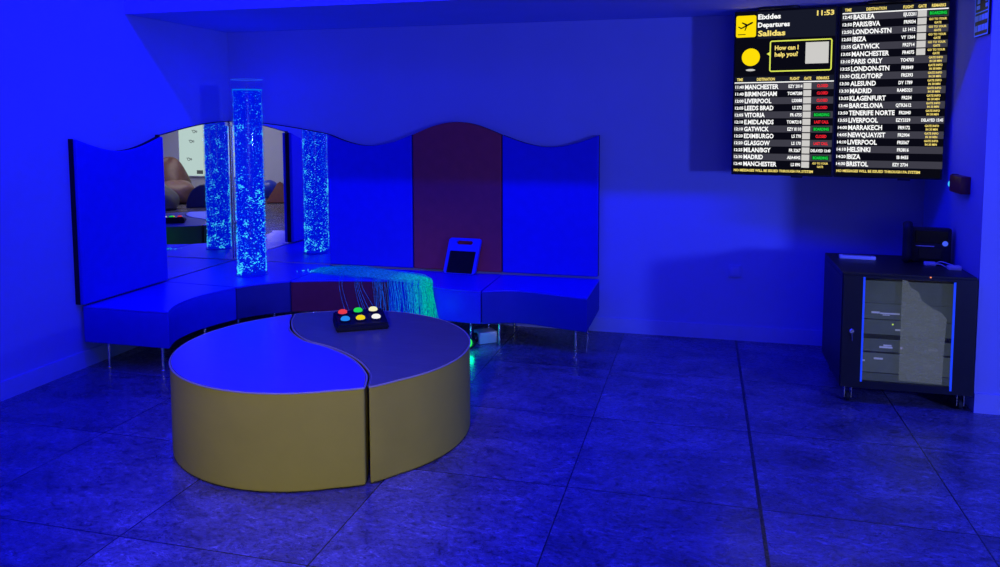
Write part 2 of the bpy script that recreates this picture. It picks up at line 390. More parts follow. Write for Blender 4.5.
# bubbles: one mesh nobody could count
ico_bm = bmesh.new(); bmesh.ops.create_icosphere(ico_bm, subdivisions=1, radius=1)
iv = [v.co.copy() for v in ico_bm.verts]; ifc = [[v.index for v in f.verts] for f in ico_bm.faces]; ico_bm.free()
V, F, MI = [], [], []
def bub(x, y, z, r, mi, sq=1.0):
    k = len(V)
    for v in iv: V.append((x+v.x*r, y+v.y*r, z+v.z*r*sq))
    for f in ifc: F.append([k+i for i in f]); MI.append(mi)
for i in range(3000):
    h = random.random()
    z = .03+1.335*h
    rr = random.uniform(.0985, .1045); a = random.uniform(0, 2*PI)
    u = random.random()+.20*(1-h)-.04
    mi = 0 if u < .48 else 1 if u < .92 else 2 if u < 1.16 else 3
    if math.sin(a*3+z*5) < random.uniform(-1.8, -.4): mi = max(0, mi-1)
    bub(rr*math.cos(a), rr*math.sin(a), z, random.uniform(.0026, .0050)*(1.25 if mi > 1 else 1)*(1.10-.35*h), mi, random.uniform(.6, 1))
for i in range(60):      # clumps that wander up the column
    h = random.random()**1.7
    zc = .02+1.1*h
    ac = random.choice((-2.2, -1.2, .9, 2.4))+1.0*math.sin(zc*3.3)+random.gauss(0, .35)
    for k in range(random.randint(6, 20)):
        a = ac+random.gauss(0, .13); rr = random.uniform(.0985, .105)
        bub(rr*math.cos(a), rr*math.sin(a), min(1.35, max(.015, zc+random.gauss(0, .013))), random.uniform(.003, .0078)*(1-.35*h), 2 if random.random() < .35+.45*h else 3, .6)
me = bpy.data.meshes.new('bubbles'); me.from_pydata([(v[0], v[1], v[2]) for v in V], [], F)
for k in ('bub0', 'bub1', 'bub2', 'bub3'): me.materials.append(M[k])
me.polygons.foreach_set('material_index', MI)
o = bpy.data.objects.new('bubbles', me); COL.objects.link(o); o.parent = bt; o['kind'] = 'stuff'

# ------------------------------------------------------------------ fibre optic strands lying on the bench and hanging over its edge
fb = root('fibre_optic_strands', 'bundle of glowing cyan fibre optic strands trailing over the bench front', 'fibre optic lights', (.85, -.25, .405))
def strand_curve(name, paths, bevel, parent):
    cu = bpy.data.curves.new(name, 'CURVE'); cu.dimensions = '3D'; cu.bevel_depth = bevel*.85; cu.bevel_resolution = 0; cu.resolution_u = 2
    for P in paths:
        s = cu.splines.new('POLY'); s.points.add(len(P)-1)
        for q, p in zip(s.points, P): q.co = (p[0]-.85, p[1]+.25, p[2]-.405, 1)
    cu.materials.append(M['fibre'])
    # convert to a mesh so that it is a plain part
    o = bpy.data.objects.new(name, cu); COL.objects.link(o); bpy.context.view_layer.update()
    me = bpy.data.meshes.new_from_object(o.evaluated_get(bpy.context.evaluated_depsgraph_get()))
    COL.objects.unlink(o); bpy.data.objects.remove(o); me.name = name
    o = bpy.data.objects.new(name, me); COL.objects.link(o); o.parent = parent; return o
def frontline(x):
    F_ = [(.882, -.66), (1.05, -.600), (1.23, -.545), (1.40, -.505), (1.572, -.477), (1.75, -.52), (1.93, -.585), (2.12, -.635)]
    for a, b in zip(F_[:-1], F_[1:]):
        if a[0] <= x <= b[0]: return a[1]+(b[1]-a[1])*(x-a[0])/(b[0]-a[0])
    return -.6
paths = []
for i in range(170):
    w = random.random()
    xe = 1.55+.40*(random.random()**.42)                      # where it goes over the edge
    if i % 6 == 0: xe = 1.46+.2*random.random()
    fe = frontline(xe)
    ys = -.16-.20*w
    y1 = -.10-.34*random.random()
    lift = .408+.010*random.random()
    x1 = 1.08+.15*random.random()
    x2 = xe-.22+.06*random.random(); y2 = (y1+fe)/2-.03+random.uniform(-.05, .05)
    sag = random.uniform(.012, .05)
    drop = random.uniform(.02, .22) if random.random() < .75 else random.uniform(.2, .34)
    pts = [(.86+.06*random.random(), ys, .406), (x1, y1*.9+.1*ys, lift+.012*random.random()), (x2, y2, lift+.025*random.random()), (xe-.03, fe+.06, .425+.02*random.random()),
           (xe+.015, fe-.012-sag, .395), (xe+.03+random.uniform(-.01, .01), fe-.016-sag, .30), (xe+.035+random.uniform(-.03, .03), fe-.014-sag*.8, .08+drop*.3)]
    paths.append([tuple(p) for p in curve_pts(pts, 6)])
strand_curve('strand_bundle', paths, .0011, fb)['kind'] = 'stuff'
loose = []
for x0, dx in [(1.235, .10), (1.255, .115), (1.345, .10), (1.355, .12), (1.365, .125), (1.375, .15), (1.395, .19)]:
    fe = frontline(x0)
    pts = [(1.0, -.40, .41), (x0-.05, fe+.08, .415), (x0, fe-.004, .424), (x0+.012, fe-.05, .37), (x0+dx*.5, fe-.075, .25), (x0+dx, fe-.09, .13)]
    loose.append([tuple(p) for p in curve_pts(pts, 8)])
for P in loose: strand_curve('loose_strand', [P], .0014, fb)
V, F, MI = [], [], []
for i in range(46):
    t = random.random()
    bub(.80+.22*t-.85+random.gauss(0, .02), -.34+.04*t+.25+random.gauss(0, .025), .004, random.uniform(.002, .0042), random.choice((1, 2, 2, 3)), .8)
me = bpy.data.meshes.new('glowing_tips'); me.from_pydata(V, [], F)
for k in ('bub0', 'bub1', 'bub2', 'bub3'): me.materials.append(M[k])
me.polygons.foreach_set('material_index', MI)
o = bpy.data.objects.new('glowing_tips', me); COL.objects.link(o); o.parent = fb; o['kind'] = 'stuff'

# light engine under the bench
M['green'] = glow('green lamp lens', (.03, 1, .12), 1.0)
le = root('light_engine', 'white boxy light engine with a green lens on the floor under the bench', 'light box', (2.31, -.46, 0))
T = Matrix.Translation((2.300, -.470, 0)) @ Matrix.Rotation(math.radians(38), 4, 'Z')
b = prism([(-.068, -.055), (.068, -.055), (.068, .055), (-.068, .055)], .0, .082, .008, 2, M4=T); link('housing', b, M['white'], le, True)
Tl = T @ Matrix.Translation((-.06, -.0, .038)) @ Matrix.Rotation(-PI/2, 4, 'Y')
b = lathe([(0, -.002), (.034, -.002), (.034, .03), (.03, .034), (.026, .03), (0, .03)], 24, M4=Tl); link('lamp_barrel', b, M['black'], le, True)
lens = root('green_lamp', 'small glowing green lamp on the floor at the right edge of the pouf', 'lamp', (2.245, -.672, 0))
Tl = Matrix.Translation((2.245, -.672, .043)) @ Matrix.Rotation(math.radians(-20), 4, 'Z') @ Matrix.Rotation(math.radians(74), 4, 'X')
b = lathe([(0, -.03), (.03, -.03), (.037, -.01), (.037, .012), (.031, .014), (.031, .006), (0, .006)], 28, M4=Tl); link('housing', b, M['black'], lens, True)
b = lathe([(0, .014), (.015, .012), (.030, .0065), (0, .0065)], 24, M4=Tl); link('lens', b, M['green'], lens, True)

# tablet leaning on the maroon panel
tb = root('tablet', 'blue cased tablet with a carry slot leaning on the maroon panel', 'tablet', (2.03, -.16, ST))
def rrect(x0, x1, y0, y1, r, n=5):
    P = []
    for cx, cy, a in ((x1-r, y1-r, 0), (x0+r, y1-r, 90), (x0+r, y0+r, 180), (x1-r, y0+r, 270)):
        for i in range(n+1):
            t = math.radians(a+90*i/n); P.append((cx+r*math.cos(t), cy+r*math.sin(t)))
    return P
def ring_plate(outer, inner_list, z0, z1):
    """flat plate with holes: outer loop and hole loops bridged by triangle fill"""
    bm = bmesh.new(); edges = []
    for loop in [outer]+inner_list:
        vs = [bm.verts.new((p[0], p[1], z1)) for p in loop]
        edges += [bm.edges.new((vs[i], vs[(i+1) % len(vs)])) for i in range(len(vs))]
    bmesh.ops.triangle_fill(bm, use_beauty=True, use_dissolve=False, edges=edges)
    g = bmesh.ops.extrude_face_region(bm, geom=bm.faces[:])
    bmesh.ops.translate(bm, verts=[v for v in g['geom'] if isinstance(v, bmesh.types.BMVert)], vec=(0, 0, z0-z1))
    bmesh.ops.recalc_face_normals(bm, faces=bm.faces); return bm
M['tabblue'] = mat('blue foam tablet case', (.04, .06, .80), .5, spec=.25, var=.04)
TT = Matrix.Translation((1.880, -.120, ST+.001)) @ Matrix.Rotation(math.radians(-3), 4, 'Z') @ Matrix.Rotation(math.radians(79), 4, 'X') @ Matrix(((1, .14, 0, 0), (0, 1, 0, 0), (0, 0, 1, 0), (0, 0, 0, 1)))
b = ring_plate(rrect(0, .250, 0, .268, .022), [rrect(.062, .190, .220, .248, .0135), rrect(.022, .228, .004, .170, .006)], 0, .03)
bmesh.ops.transform(b, matrix=TT, verts=b.verts); link('case', b, M['tabblue'], tb, True)
b = prism(rrect(.021, .229, .003, .171, .006), .006, .018, 0, M4=TT); link('screen', b, M['screen'], tb)

# ------------------------------------------------------------------ yin-yang pouf (two halves)
PH = .43
PK = (1.55-PH)/(1.55-.44)
def pk(x, y): return (3.757+(x-3.757)*PK, -5.619+(y+5.619)*PK)   # plan measured at 44 cm, brought to the true height
PC, PR = Vector(pk(1.957, -2.168)), .682
S = [Vector(pk(*p)) for p in [(1.489, -1.663), (1.557, -1.818), (1.667, -1.985), (1.82, -2.127), (1.982, -2.2), (2.124, -2.29), (2.241, -2.395), (2.347, -2.531), (2.388, -2.621), (2.413, -2.696)]]
axis = (S[-1]-S[0]).normalized(); side = Vector((axis.y, -axis.x))    # side points to the left-front half
if side.x > 0: side = -side
def half_outline(sgn, gap, inset=0.):
    sh = side*sgn*.042
    mid = [p+side*sgn*gap for p in [Vector(q) for q in curve_pts([tuple(p) for p in S], 4)]]
    c = PC+sh
    a0 = math.atan2(*(mid[-1]-c).yx); a1 = math.atan2(*(mid[0]-c).yx)
    if sgn > 0:      # go clockwise from the front end to the back end past the left
        while a1 > a0: a1 -= 2*PI
    else:
        while a1 < a0: a1 += 2*PI
    r0 = (mid[-1]-c).length; r1 = (mid[0]-c).length
    arc = []
    for i in range(1, 60):
        t = i/60; rr = PR
        if t < .06: rr = r0+(PR-r0)*t/.06
        if t > .94: rr = r1+(PR-r1)*(1-t)/.06
        a = a0+(a1-a0)*t; arc.append(c+rr*Vector((math.cos(a), math.sin(a))))
    return mid, arc
def pouf(label, sgn, top_mat):
    mid, arc = half_outline(sgn, .010)
    P = [tuple(p) for p in mid+arc]
    r = root('pouf_half', label, 'pouf', (PC.x+side.x*sgn*.33, PC.y+side.y*sgn*.33, 0), 'two halves of the round pouf')
    if sgn < 0: P = P[::-1]
    link('cover', prism(P, .004, PH-.004, .010, 3), M['yellow'], r, True)
    c = sum((Vector(p) for p in P), Vector((0, 0)))/len(P)
    # top sheet a little smaller with a softly domed centre
    ins = []
    n = len(P)
    for i in range(n):
        p = Vector(P[i]); t = (Vector(P[(i+1) % n])-Vector(P[i-1])).normalized(); nn_ = Vector((-t.y, t.x))
        if (p+nn_*.01-c).length > (p-c).length and abs(nn_.dot((p-c).normalized())) > .3: nn_ = -nn_
        ins.append(p+nn_*.007)
    bm = bmesh.new()
    lo = [bm.verts.new((p[0], p[1], PH-.006)) for p in ins]; hi = [bm.verts.new((p[0], p[1], PH)) for p in ins]
    for i in range(n): bm.faces.new((lo[i], lo[(i+1) % n], hi[(i+1) % n], hi[i]))
    bm.faces.new(hi)
    bmesh.ops.recalc_face_normals(bm, faces=bm.faces)
    link('light_toned_top', bm, top_mat, r)
    link('piping', tube([(p[0], p[1], PH-.004) for p in P], .0045, 6, True), M['piping'], r, True)
pouf('mustard vinyl pouf half in front, blue shine coloured into its top', 1, M['yellow_blue_shine'])
pouf('mustard vinyl pouf half behind, with the button box on its shade-toned top', -1, M['yellow_shaded'])

# control box with six buttons
cb = root('button_box', 'black control box with six coloured round buttons on the pouf', 'control box', (1.947, -1.78, PH))
BT = Matrix.Translation((1.955, -1.765, PH+.001)) @ Matrix.Rotation(math.radians(31), 4, 'Z')
bm = bmesh.new()
W2, D0, D1 = .142, -.120, .120
vs = [(-W2, D0, 0), (W2, D0, 0), (W2, D1, 0), (-W2, D1, 0), (-W2+.006, D0+.004, .034), (W2-.006, D0+.004, .034), (W2-.006, D1-.004, .062), (-W2+.006, D1-.004, .062)]
bv = [bm.verts.new(v) for v in vs]
for f in ((3, 2, 1, 0), (4, 5, 6, 7), (0, 1, 5, 4), (1, 2, 6, 5), (2, 3, 7, 6), (3, 0, 4, 7)): bm.faces.new([bv[i] for i in f])
bmesh.ops.bevel(bm, geom=bm.edges[:], offset=.008, segments=2, affect='EDGES')
bmesh.ops.transform(bm, matrix=BT, verts=bm.verts)
M['boxblack'] = mat('matt black box', (.006, .006, .02), .55, spec=.15, var=.1)
link('housing', bm, M['boxblack'], cb, True)
slope = math.atan2(.028, .232)
cols = {'red': (.85, .05, .08), 'green': (.02, .75, .10), 'cream': (1, .95, .55), 'blue': (.02, .28, .95), 'yellow': (.95, .72, .01), 'white': (1, 1, .97)}
for nme, bx, by in [('red', -.090, .060), ('green', -.005, .070), ('cream', .078, .070), ('blue', -.085, -.045), ('yellow', -.004, -.045), ('white', .080, -.045)]:
    zz = .034+(by-D0)*.028/.232
    bt4 = BT @ Matrix.Translation((bx, by, zz)) @ Matrix.Rotation(slope, 4, 'X')
    b = lathe([(0, .0), (.031, 0), (.031, .005), (.027, .008), (0, .008)], 28, M4=bt4)
    bz = link('button_collar', b, M['boxblack'], cb, True)
    b = lathe([(.0, .008), (.0245, .008), (.0245, .014), (.019, .020), (.010, .0225), (0, .023)], 28, M4=bt4)
    bo = link('button', b, glow('lit %s button' % nme, cols[nme], .92), cb, True); bo['label'] = '%s lit button' % nme

# ------------------------------------------------------------------ wall socket on the back wall
so = root('wall_socket', 'square white wall socket plate low on the back wall', 'socket', (3.985, 0, .45))
link('plate', BX(3.942, 4.028, -.012, 0, .449, .535, .004), M['wall'], so, True)
link('insert', BX(3.957, 4.013, -.0145, -.010, .464, .520, .002), M['base'], so, True)

# ------------------------------------------------------------------ departures displays
A = Vector((3.936, -.30)); U = Vector((1.196, -.21)).normalized(); Nn = Vector((U.y, -U.x))
TVM = Matrix(((U.x, 0, Nn.x, A.x), (U.y, 0, Nn.y, A.y), (0, 1, 0, 0), (0, 0, 0, 1)))   # (u, v, toward viewer) -> world
def tvbox(u0, u1, v0, v1, d0, d1, bev=0.):
    b = BX(u0, u1, v0, v1, d0, d1, bev); bmesh.ops.transform(b, matrix=TVM, verts=b.verts); return b
TXT = {}
def text_mesh(s):
    if s in TXT: return TXT[s]
    cu = bpy.data.curves.new('t', 'FONT'); cu.body = s; cu.size = 1; cu.offset = .034; cu.resolution_u = 2; cu.fill_mode = 'FRONT'
    o = bpy.data.objects.new('t', cu); COL.objects.link(o); bpy.context.view_layer.update()
    me = bpy.data.meshes.new_from_object(o.evaluated_get(bpy.context.evaluated_depsgraph_get()))
    COL.objects.unlink(o); bpy.data.objects.remove(o); bpy.data.curves.remove(cu)
    xs = [v.co.x for v in me.vertices] or [0, 1]; ys = [v.co.y for v in me.vertices] or [0, 1]
    TXT[s] = (me, min(xs), max(xs), min(ys), max(ys)); return TXT[s]
CAP = text_mesh('H')[4]
KW = .227/(text_mesh('MANCHESTER')[2]-text_mesh('MANCHESTER')[1])/.031*CAP   # width factor per cap height
class Ink:
    def __init__(s): s.bm = bmesh.new()
    def text(s, t, u0, vc, cap, u1=None, align='L', d=.0032, wf=1.):
        me, x0, x1, y0, y1 = text_mesh(t)
        sx = (u1-u0)/(x1-x0) if u1 is not None else cap/CAP*KW*wf
        w = (x1-x0)*sx
        if u1 is None and align == 'C': u0 -= w/2
        if u1 is None and align == 'R': u0 -= w
        b2 = bmesh.new(); b2.from_mesh(me); sy = cap/CAP
        for v in b2.verts: v.co = Vector((u0+(v.co.x-x0)*sx, vc-cap/2+v.co.y*sy, d))
        join(s.bm, b2); return s
    def rect(s, u0, u1, v0, v1, d=.0025):
        vs = [s.bm.verts.new(p) for p in ((u0, v0, d), (u1, v0, d), (u1, v1, d), (u0, v1, d))]; s.bm.faces.new(vs); return s
    def poly(s, P, d=.003):
        s.bm.faces.new([s.bm.verts.new((p[0], p[1], d)) for p in P]); return s
    def frame(s, u0, u1, v0, v1, r, w, d=.003):
        o = rrect(u0, u1, v0, v1, r); i = rrect(u0+w, u1-w, v0+w, v1-w, max(r-w, .001)); n = len(o)
        ov = [s.bm.verts.new((p[0], p[1], d)) for p in o]; inn = [s.bm.verts.new((p[0], p[1], d)) for p in i]
        for k in range(n): s.bm.faces.new((ov[k], ov[(k+1) % n], inn[(k+1) % n], inn[k]))
        return s
class Card:
    """one printed block of the display: background strip, lettering and boxes in a single multi-material mesh"""
    def __init__(s): s.k = {}
    def __getattr__(s, n):
        if n.startswith('__'): raise AttributeError(n)
        return s.k.setdefault(n, Ink())
    def __getitem__(s, n): return s.k.setdefault(n, Ink())
    def put(s, name, parent):
        bm = bmesh.new(); ms = []
        for n, ink in s.k.items():
            for f_ in ink.bm.faces: f_.material_index = len(ms)
            ms.append(G[n]); join(bm, ink.bm)
        bmesh.ops.transform(bm, matrix=TVM, verts=bm.verts); return link(name, bm, None, parent, mats=ms)
G = {k: glow('display '+k, srgb(*v), 1.) for k, v in {'black': (9, 9, 20), 'head': (22, 25, 40), 'stripe': (62, 61, 72), 'white': (255, 255, 255), 'yellow': (255, 222, 8), 'pale': (250, 225, 120), 'lime': (225, 235, 90), 'red': (255, 35, 50), 'green': (20, 215, 70), 'gate': (205, 203, 200), 'gatetext': (120, 120, 120), 'ink': (12, 12, 12), 'redbg': (70, 20, 28), 'greenbg': (14, 60, 30)}.items()}
PITCH = (1.760-1.264)/11
def remark(t, uc, vc, c):
    ink = c['red' if t in ('CLOSED', 'LAST CALL') else 'green' if t == 'BOARDING' else 'white' if t.startswith('DEL') else 'pale']
    if '|' in t:
        a, b_ = t.split('|'); ink.text(a, uc, vc+.0100, .0125, align='C', wf=1.0); ink.text(b_, uc, vc-.0110, .0125, align='C', wf=1.0)
    else: ink.text(t, uc, vc, .0175, align='C', wf=.85)
def heads(scr, cols_, v, u0, u1, lv, lu0, lu1):
    c = Card(); c.head.rect(u0, u1, lv-.002, v+.018, .0018)
    for t, u in zip(('TIME', 'DESTINATION', 'FLIGHT', 'GATE', 'REMARKS'), cols_): c.pale.text(t, u, v, .0175, align='C', wf=.85)
    c.white.rect(lu0, lu1, lv, lv+.0065, .0034); c.put('column_headings', scr)
def flight_row(scr, i, v, pitch, u0, u1, t, dst, fl, rm, ut, ud, uf, ur, gate):
    c = Card(); c['stripe' if i % 2 == 0 else 'black'].rect(u0, u1, v-pitch*.48, v+pitch*.48, .0019)
    c.white.text(t, ut, v, .0185, ut+.053); c.white.text(dst, ud, v, .0285, wf=.985); c.white.text(fl, uf, v, .020, align='R', wf=.90)
    if gate: c.gate.rect(gate[0], gate[1], v-.019, v+.019, .0026)
    if rm == 'BOARDING': c.greenbg.rect(ur-.051, ur+.051, v-.015, v+.015, .0022)
    if rm: remark(rm, ur, v, c)
    c.put('flight_row', scr)
def footer(scr, u0, u1, v):
    c = Card(); c.black.rect(u0-.006, u1+.006, v-.013, v+.013, .0018)
    c.pale.text('NO MESSAGES WILL BE ISSUED THROUGH PA SYSTEM', u0, v, .0155, u1); c.put('footer_line', scr)
def display(name, label, u0, u1, build):
    loc = TVM @ Vector(((u0+u1)/2, 1.19, -.03))
    r = root(name, label, 'display screen', loc, 'departures displays side by side')
    link('casing', tvbox(u0, u1, 1.190, 2.246, -.065, 0, .006), M['black'], r, True)
    scr = link('screen', tvbox(u0+.010, u1-.010, 1.200, 2.237, -.002, .0015), G['black'], r)
    link('sensor_bump', tvbox((u0+u1)/2+.06, (u0+u1)/2+.13, 1.180, 1.194, -.03, 0, .004), M['black'], r, True)
    build(scr, r)
def left_build(scr, r):
    c = Card(); c.head.rect(.142, .605, 2.065, 2.234, .0018)
    c.white.text('Eixides', .147, 2.204, .031, .284).text('Departures', .147, 2.153, .030, .339)
    c.pale.text('Salidas', .148, 2.099, .034, .314).text('11:53', .496, 2.209, .030, .595); c.put('header', scr)
    # yellow sign with a climbing plane and runway line
    c = Card(); c.yellow.poly(rrect(.012, .136, 2.078, 2.216, .012))
    pl = lambda P: c.ink.poly([(.074+x*.048, 2.152+y*.048) for x, y in P], .0036)
    def rot(P, a=26): a = math.radians(a); return [(x*math.cos(a)-y*math.sin(a), x*math.sin(a)+y*math.cos(a)) for x, y in P]
    pl(rot([(-.85, .03), (-.80, -.10), (-.2, -.14), (.8, -.13), (.98, -.05), (.96, .06), (.75, .11), (-.2, .07)]))
    pl(rot([(.30, .0), (-.02, .0), (-.38, .62), (-.22, .64)]))
    pl(rot([(.22, -.02), (-.02, -.02), (-.48, -.50), (-.34, -.54)]))
    pl(rot([(-.60, .0), (-.83, .0), (-1.02, .34), (-.90, .36)]))
    c.ink.rect(.024, .072, 2.094, 2.099, .0036); c.put('plane_sign', scr)
    # speech bubble with a plain pale card, plain round yellow emblem beside it
    c = Card(); c.lime.frame(.222, .590, 1.853, 2.050, .014, .0075); c.lime.poly([(.205, 1.967), (.223, 1.980), (.223, 1.955)])
    c.pale.text('How can I', .253, 2.004, .027, .394).text('help you?', .253, 1.963, .027, .392)
    c.gate.rect(.436, .570, 1.899, 2.031); c.put('speech_bubble', scr)
    c = Card(); c.yellow.poly([(.1075+.056*math.cos(2*PI*k/32), 1.950+.056*math.sin(2*PI*k/32)) for k in range(32)])
    c.gate.poly([(.1075+.029*math.cos(2*PI*k/20), 1.868+.007*math.sin(2*PI*k/20)) for k in range(20)]); c.put('round_emblem', scr)
    heads(scr, (.043, .203, .377, .453, .541), 1.808, .012, .605, 1.784, .010, .605)
    rows = [('11:40', 'MANCHESTER', 'EZY 2014', 'CLOSED'), ('11:40', 'BIRMINGHAM', 'TOM7288', 'CLOSED'), ('12:00', 'LIVERPOOL', 'LS3088', 'CLOSED'), ('12:05', 'LEEDS BRAD', 'LS 272', 'CLOSED'), ('12:05', 'VITORIA', 'FR 6755', 'BOARDING'), ('12:10', 'E.MIDLANDS', 'TOM7218', 'LAST CALL'), ('12:10', 'GATWICK', 'EZY 8110', 'BOARDING'), ('12:20', 'EDIMBURGO', 'LS 770', 'CLOSED'), ('12:20', 'GLASGOW', 'LS 170', 'LAST CALL'), ('12:25', 'MILAN/BGY', 'FR 3267', 'DELAYED 13:40'), ('12:30', 'MADRID', 'AEA4042', 'BOARDING'), ('12:40', 'MANCHESTER', 'LS 890', 'GO TO YOUR|GATE')]
    for i, (t, dst, fl, rm) in enumerate(rows):
        flight_row(scr, i, 1.760-PITCH*i, PITCH, .012, .605, t, dst, fl, rm, .016, .076, .424, .541, (.430, .476))
    footer(scr, .017, .500, 1.221)
def right_build(scr, r):
    heads(scr, (.673, .829, 1.001, 1.074, 1.159), 2.2165, .640, 1.212, 2.192, .642, 1.210)
    G2, GI = 'GO TO YOUR|GATE', 'GATE INFO|IN 30 MIN'
    rows = [('12:45', 'BASILEA', 'EJU3201', 'BOARDING'), ('12:50', 'PARIS/BVA', 'FR9034', G2), ('12:50', 'LONDON-STN', 'LS 1412', G2), ('12:55', 'IBIZA', 'VY 1364', G2), ('12:55', 'GATWICK', 'FR2714', G2), ('13:05', 'MANCHESTER', 'FR4075', G2), ('13:10', 'PARIS ORLY', 'TO4703', GI), ('13:25', 'LONDON-STN', 'FR9849', GI), ('13:30', 'OSLO/TORP', 'FR5393', GI), ('13:30', 'ALESUND', 'DY 1789', GI), ('13:30', 'MADRID', 'RAM5321', GI), ('13:35', 'KLAGENFURT', 'FR234', GI), ('13:40', 'BARCELONA', 'QTR3612', GI), ('13:50', 'TENERIFE NORTE', 'FR2040', GI), ('13:55', 'LIVERPOOL', 'EZY3359', 'DELAYED 15:45'), ('14:00', 'MARRAKECH', 'FR9172', GI), ('14:05', 'NEWQUAY/ST', 'FR2904', GI), ('14:10', 'LIVERPOOL', 'FR5567', GI), ('14:10', 'HELSINKI', 'FR3816', ''), ('14:20', 'IBIZA', 'IB 8455', ''), ('14:30', 'BRISTOL', 'EZY 2734', '')]
    P2 = (2.173-1.276)/20
    for i, (t, dst, fl, rm) in enumerate(rows):
        s = -.012*i/20
        flight_row(scr, i, 2.173-P2*i, P2, .640, 1.212, t, dst, fl, rm, .645+s, .704+s, 1.043+s, 1.158+s, (1.051, 1.098) if i < 6 else None)
    footer(scr, .636, 1.097, 1.232)
display('departures_display', 'black departures display with yellow plane sign and clock 11:53', 0, .6165, left_build)
display('departures_display', 'black departures display listing flights from BASILEA to BRISTOL, beside the yellow-sign one', .6195, 1.2143, right_build)
for lab, uc in (('black mounting plate on the ceiling above the display with the yellow sign', .27), ('black mounting plate on the ceiling above the display listing BASILEA', .90)):
    r = root('screen_mount', lab, 'screen mount', TVM @ Vector((uc, NH, -.06)), 'ceiling mounts of the displays')
    b = prism([tuple(p) for p in rrect(uc-.125, uc+.125, -.05, .085, .045)], NH-.016, NH, .004, 2)
    T4 = Matrix(((U.x, -Nn.x, 0, A.x), (U.y, -Nn.y, 0, A.y), (0, 0, 1, 0), (0, 0, 0, 1)))
    bmesh.ops.transform(b, matrix=T4, verts=b.verts); link('plate', b, M['black'], r, True)
    b = BX(uc-.03, uc+.03, .02, .05, 2.2485, NH-.012, .001); bmesh.ops.transform(b, matrix=T4, verts=b.verts); link('arm', b, M['black'], r)

# alarm call point and black sign on the right wall of the recess
cp = root('call_point', 'small dark red alarm box with a pale side on the right wall', 'alarm box', (NX, -.78, 1.14))
link('housing', BX(NX-.05, NX+.003, -.905, -.70, 1.140, 1.236, .008), M['redbox'], cp, True)
link('back_plate', BX(NX-.028, NX+.003, -.698, -.655, 1.136, 1.238, .006), M['black'], cp, True)
b = lathe([(0, 0), (.02, 0), (.02, .012), (.012, .02), (0, .02)], 20, (NX-.026, -.677, 1.18), Matrix.Rotation(-PI/2, 4, 'Y')); link('lamp_lens', b, M['bub2'], cp, True)
sg = root('wall_sign', 'black upright sign with pale border and lines of print on the right wall', 'sign', (NX, -.88, 2.0))
link('board', BX(NX-.012, NX, -1.095, -.885, 1.985, 2.25, .003), M['black'], sg)
bm = bmesh.new()
for (y0, y1, z0, z1) in ((-1.093, -.887, 1.987, 1.994), (-1.093, -1.086, 1.987, 2.248), (-.894, -.887, 1.987, 2.248), (-1.093, -.887, 2.108, 2.114)): box(bm, NX-.0135, NX-.0118, y0, y1, z0, z1)
link('border', bm, M['bluestrip'], sg)
M['signprint'] = mat('pale blue sign print', (.25, .4, .85), .5, var=.1, emit=(.05, .15, .8), estr=.2)
for z0, z1, runs in ((2.066, 2.096, ((-1.080, -1.040), (-1.032, -0.995), (-0.987, -0.955), (-0.947, -0.895))), (2.012, 2.044, ((-1.080, -1.045), (-1.037, -1.000), (-0.992, -0.940), (-0.930, -0.895))), (2.128, 2.148, ((-1.075, -1.045), (-.96, -.91))), (2.158, 2.180, ((-1.078, -1.040), (-.96, -.92))), (2.190, 2.206, ((-1.070, -1.045), (-.96, -.91))), (2.216, 2.240, ((-1.078, -1.04), (-.96, -.905)))):
    grp = [runs] if z0 < 2.1 else [(q,) for q in runs]
    for g_ in grp:
        bm = bmesh.new()
        for y0, y1 in g_: box(bm, NX-.0138, NX-.0118, y0, y1, z0, z1)
        link('print_line', bm, M['signprint'], sg)


# ------------------------------------------------------------------ rack cabinet
X0, X1, Y0, Y1, Z0, Z1 = 4.503, 5.160, -1.135, -.47, .088, .722
rk = root('rack_cabinet', 'black server rack cabinet on casters with a glass door in the right corner', 'cabinet', ((X0+X1)/2, (Y0+Y1)/2, 0))
bm = bmesh.new(); t = .018
box(bm, X0, X1, Y0+.02, Y1, Z1-.03, Z1, .005)       # top
box(bm, X0, X1, Y0+.02, Y1, Z0, Z0+.03, .004)       # bottom
box(bm, X0, X0+t, Y0+.02, Y1, Z0+.03, Z1-.03); box(bm, X1-t, X1, Y0+.02, Y1, Z0+.03, Z1-.03)
box(bm, X0+t, X1-t, Y1-t, Y1, Z0+.03, Z1-.03)
link('body', bm, M['blackmetal'], rk)
gx0, gx1, gz0, gz1 = 4.605, 5.052, .132, .700
dr = link('door', ring_plate([(X0+.004, Z0+.004), (X1-.004, Z0+.004), (X1-.004, Z1-.012), (X0+.004, Z1-.012)], [[(gx0, gz0), (gx1, gz0), (gx1, gz1), (gx0, gz1)]], 0, .018), M['blackmetal'])
dr.data.transform(Matrix(((1, 0, 0, 0), (0, 0, -1, Y0+.018), (0, 1, 0, 0), (0, 0, 0, 1)))); dr.data.transform(Matrix.Translation(-rk.location)); dr.parent = rk
link('glass_pane', BX(gx0, gx1, Y0+.006, Y0+.010, gz0, gz1), M['glass'], dr)
link('blue_strip', BX(gx0-.001, gx0+.009, Y0-.002, Y0+.004, gz0-.004, gz1+.004), M['bluestrip'], dr)
link('blue_strip', BX(gx1-.009, gx1+.001, Y0-.002, Y0+.004, gz0-.02, gz1-.004), M['bluestrip'], dr)
b = lathe([(0, 0), (.013, 0), (.013, .006), (.010, .009), (.004, .009), (.004, .006), (0, .006)], 22, (4.554, Y0, .405), Matrix.Rotation(PI/2, 4, 'X')); link('lock', b, M['chrome'], dr, True)
b = tube([(4.554, Y0-.008, .396), (4.556, Y0-.010, .375), (4.556, Y0-.010, .352)], .0025, 6); link('key', b, M['chrome'], dr)
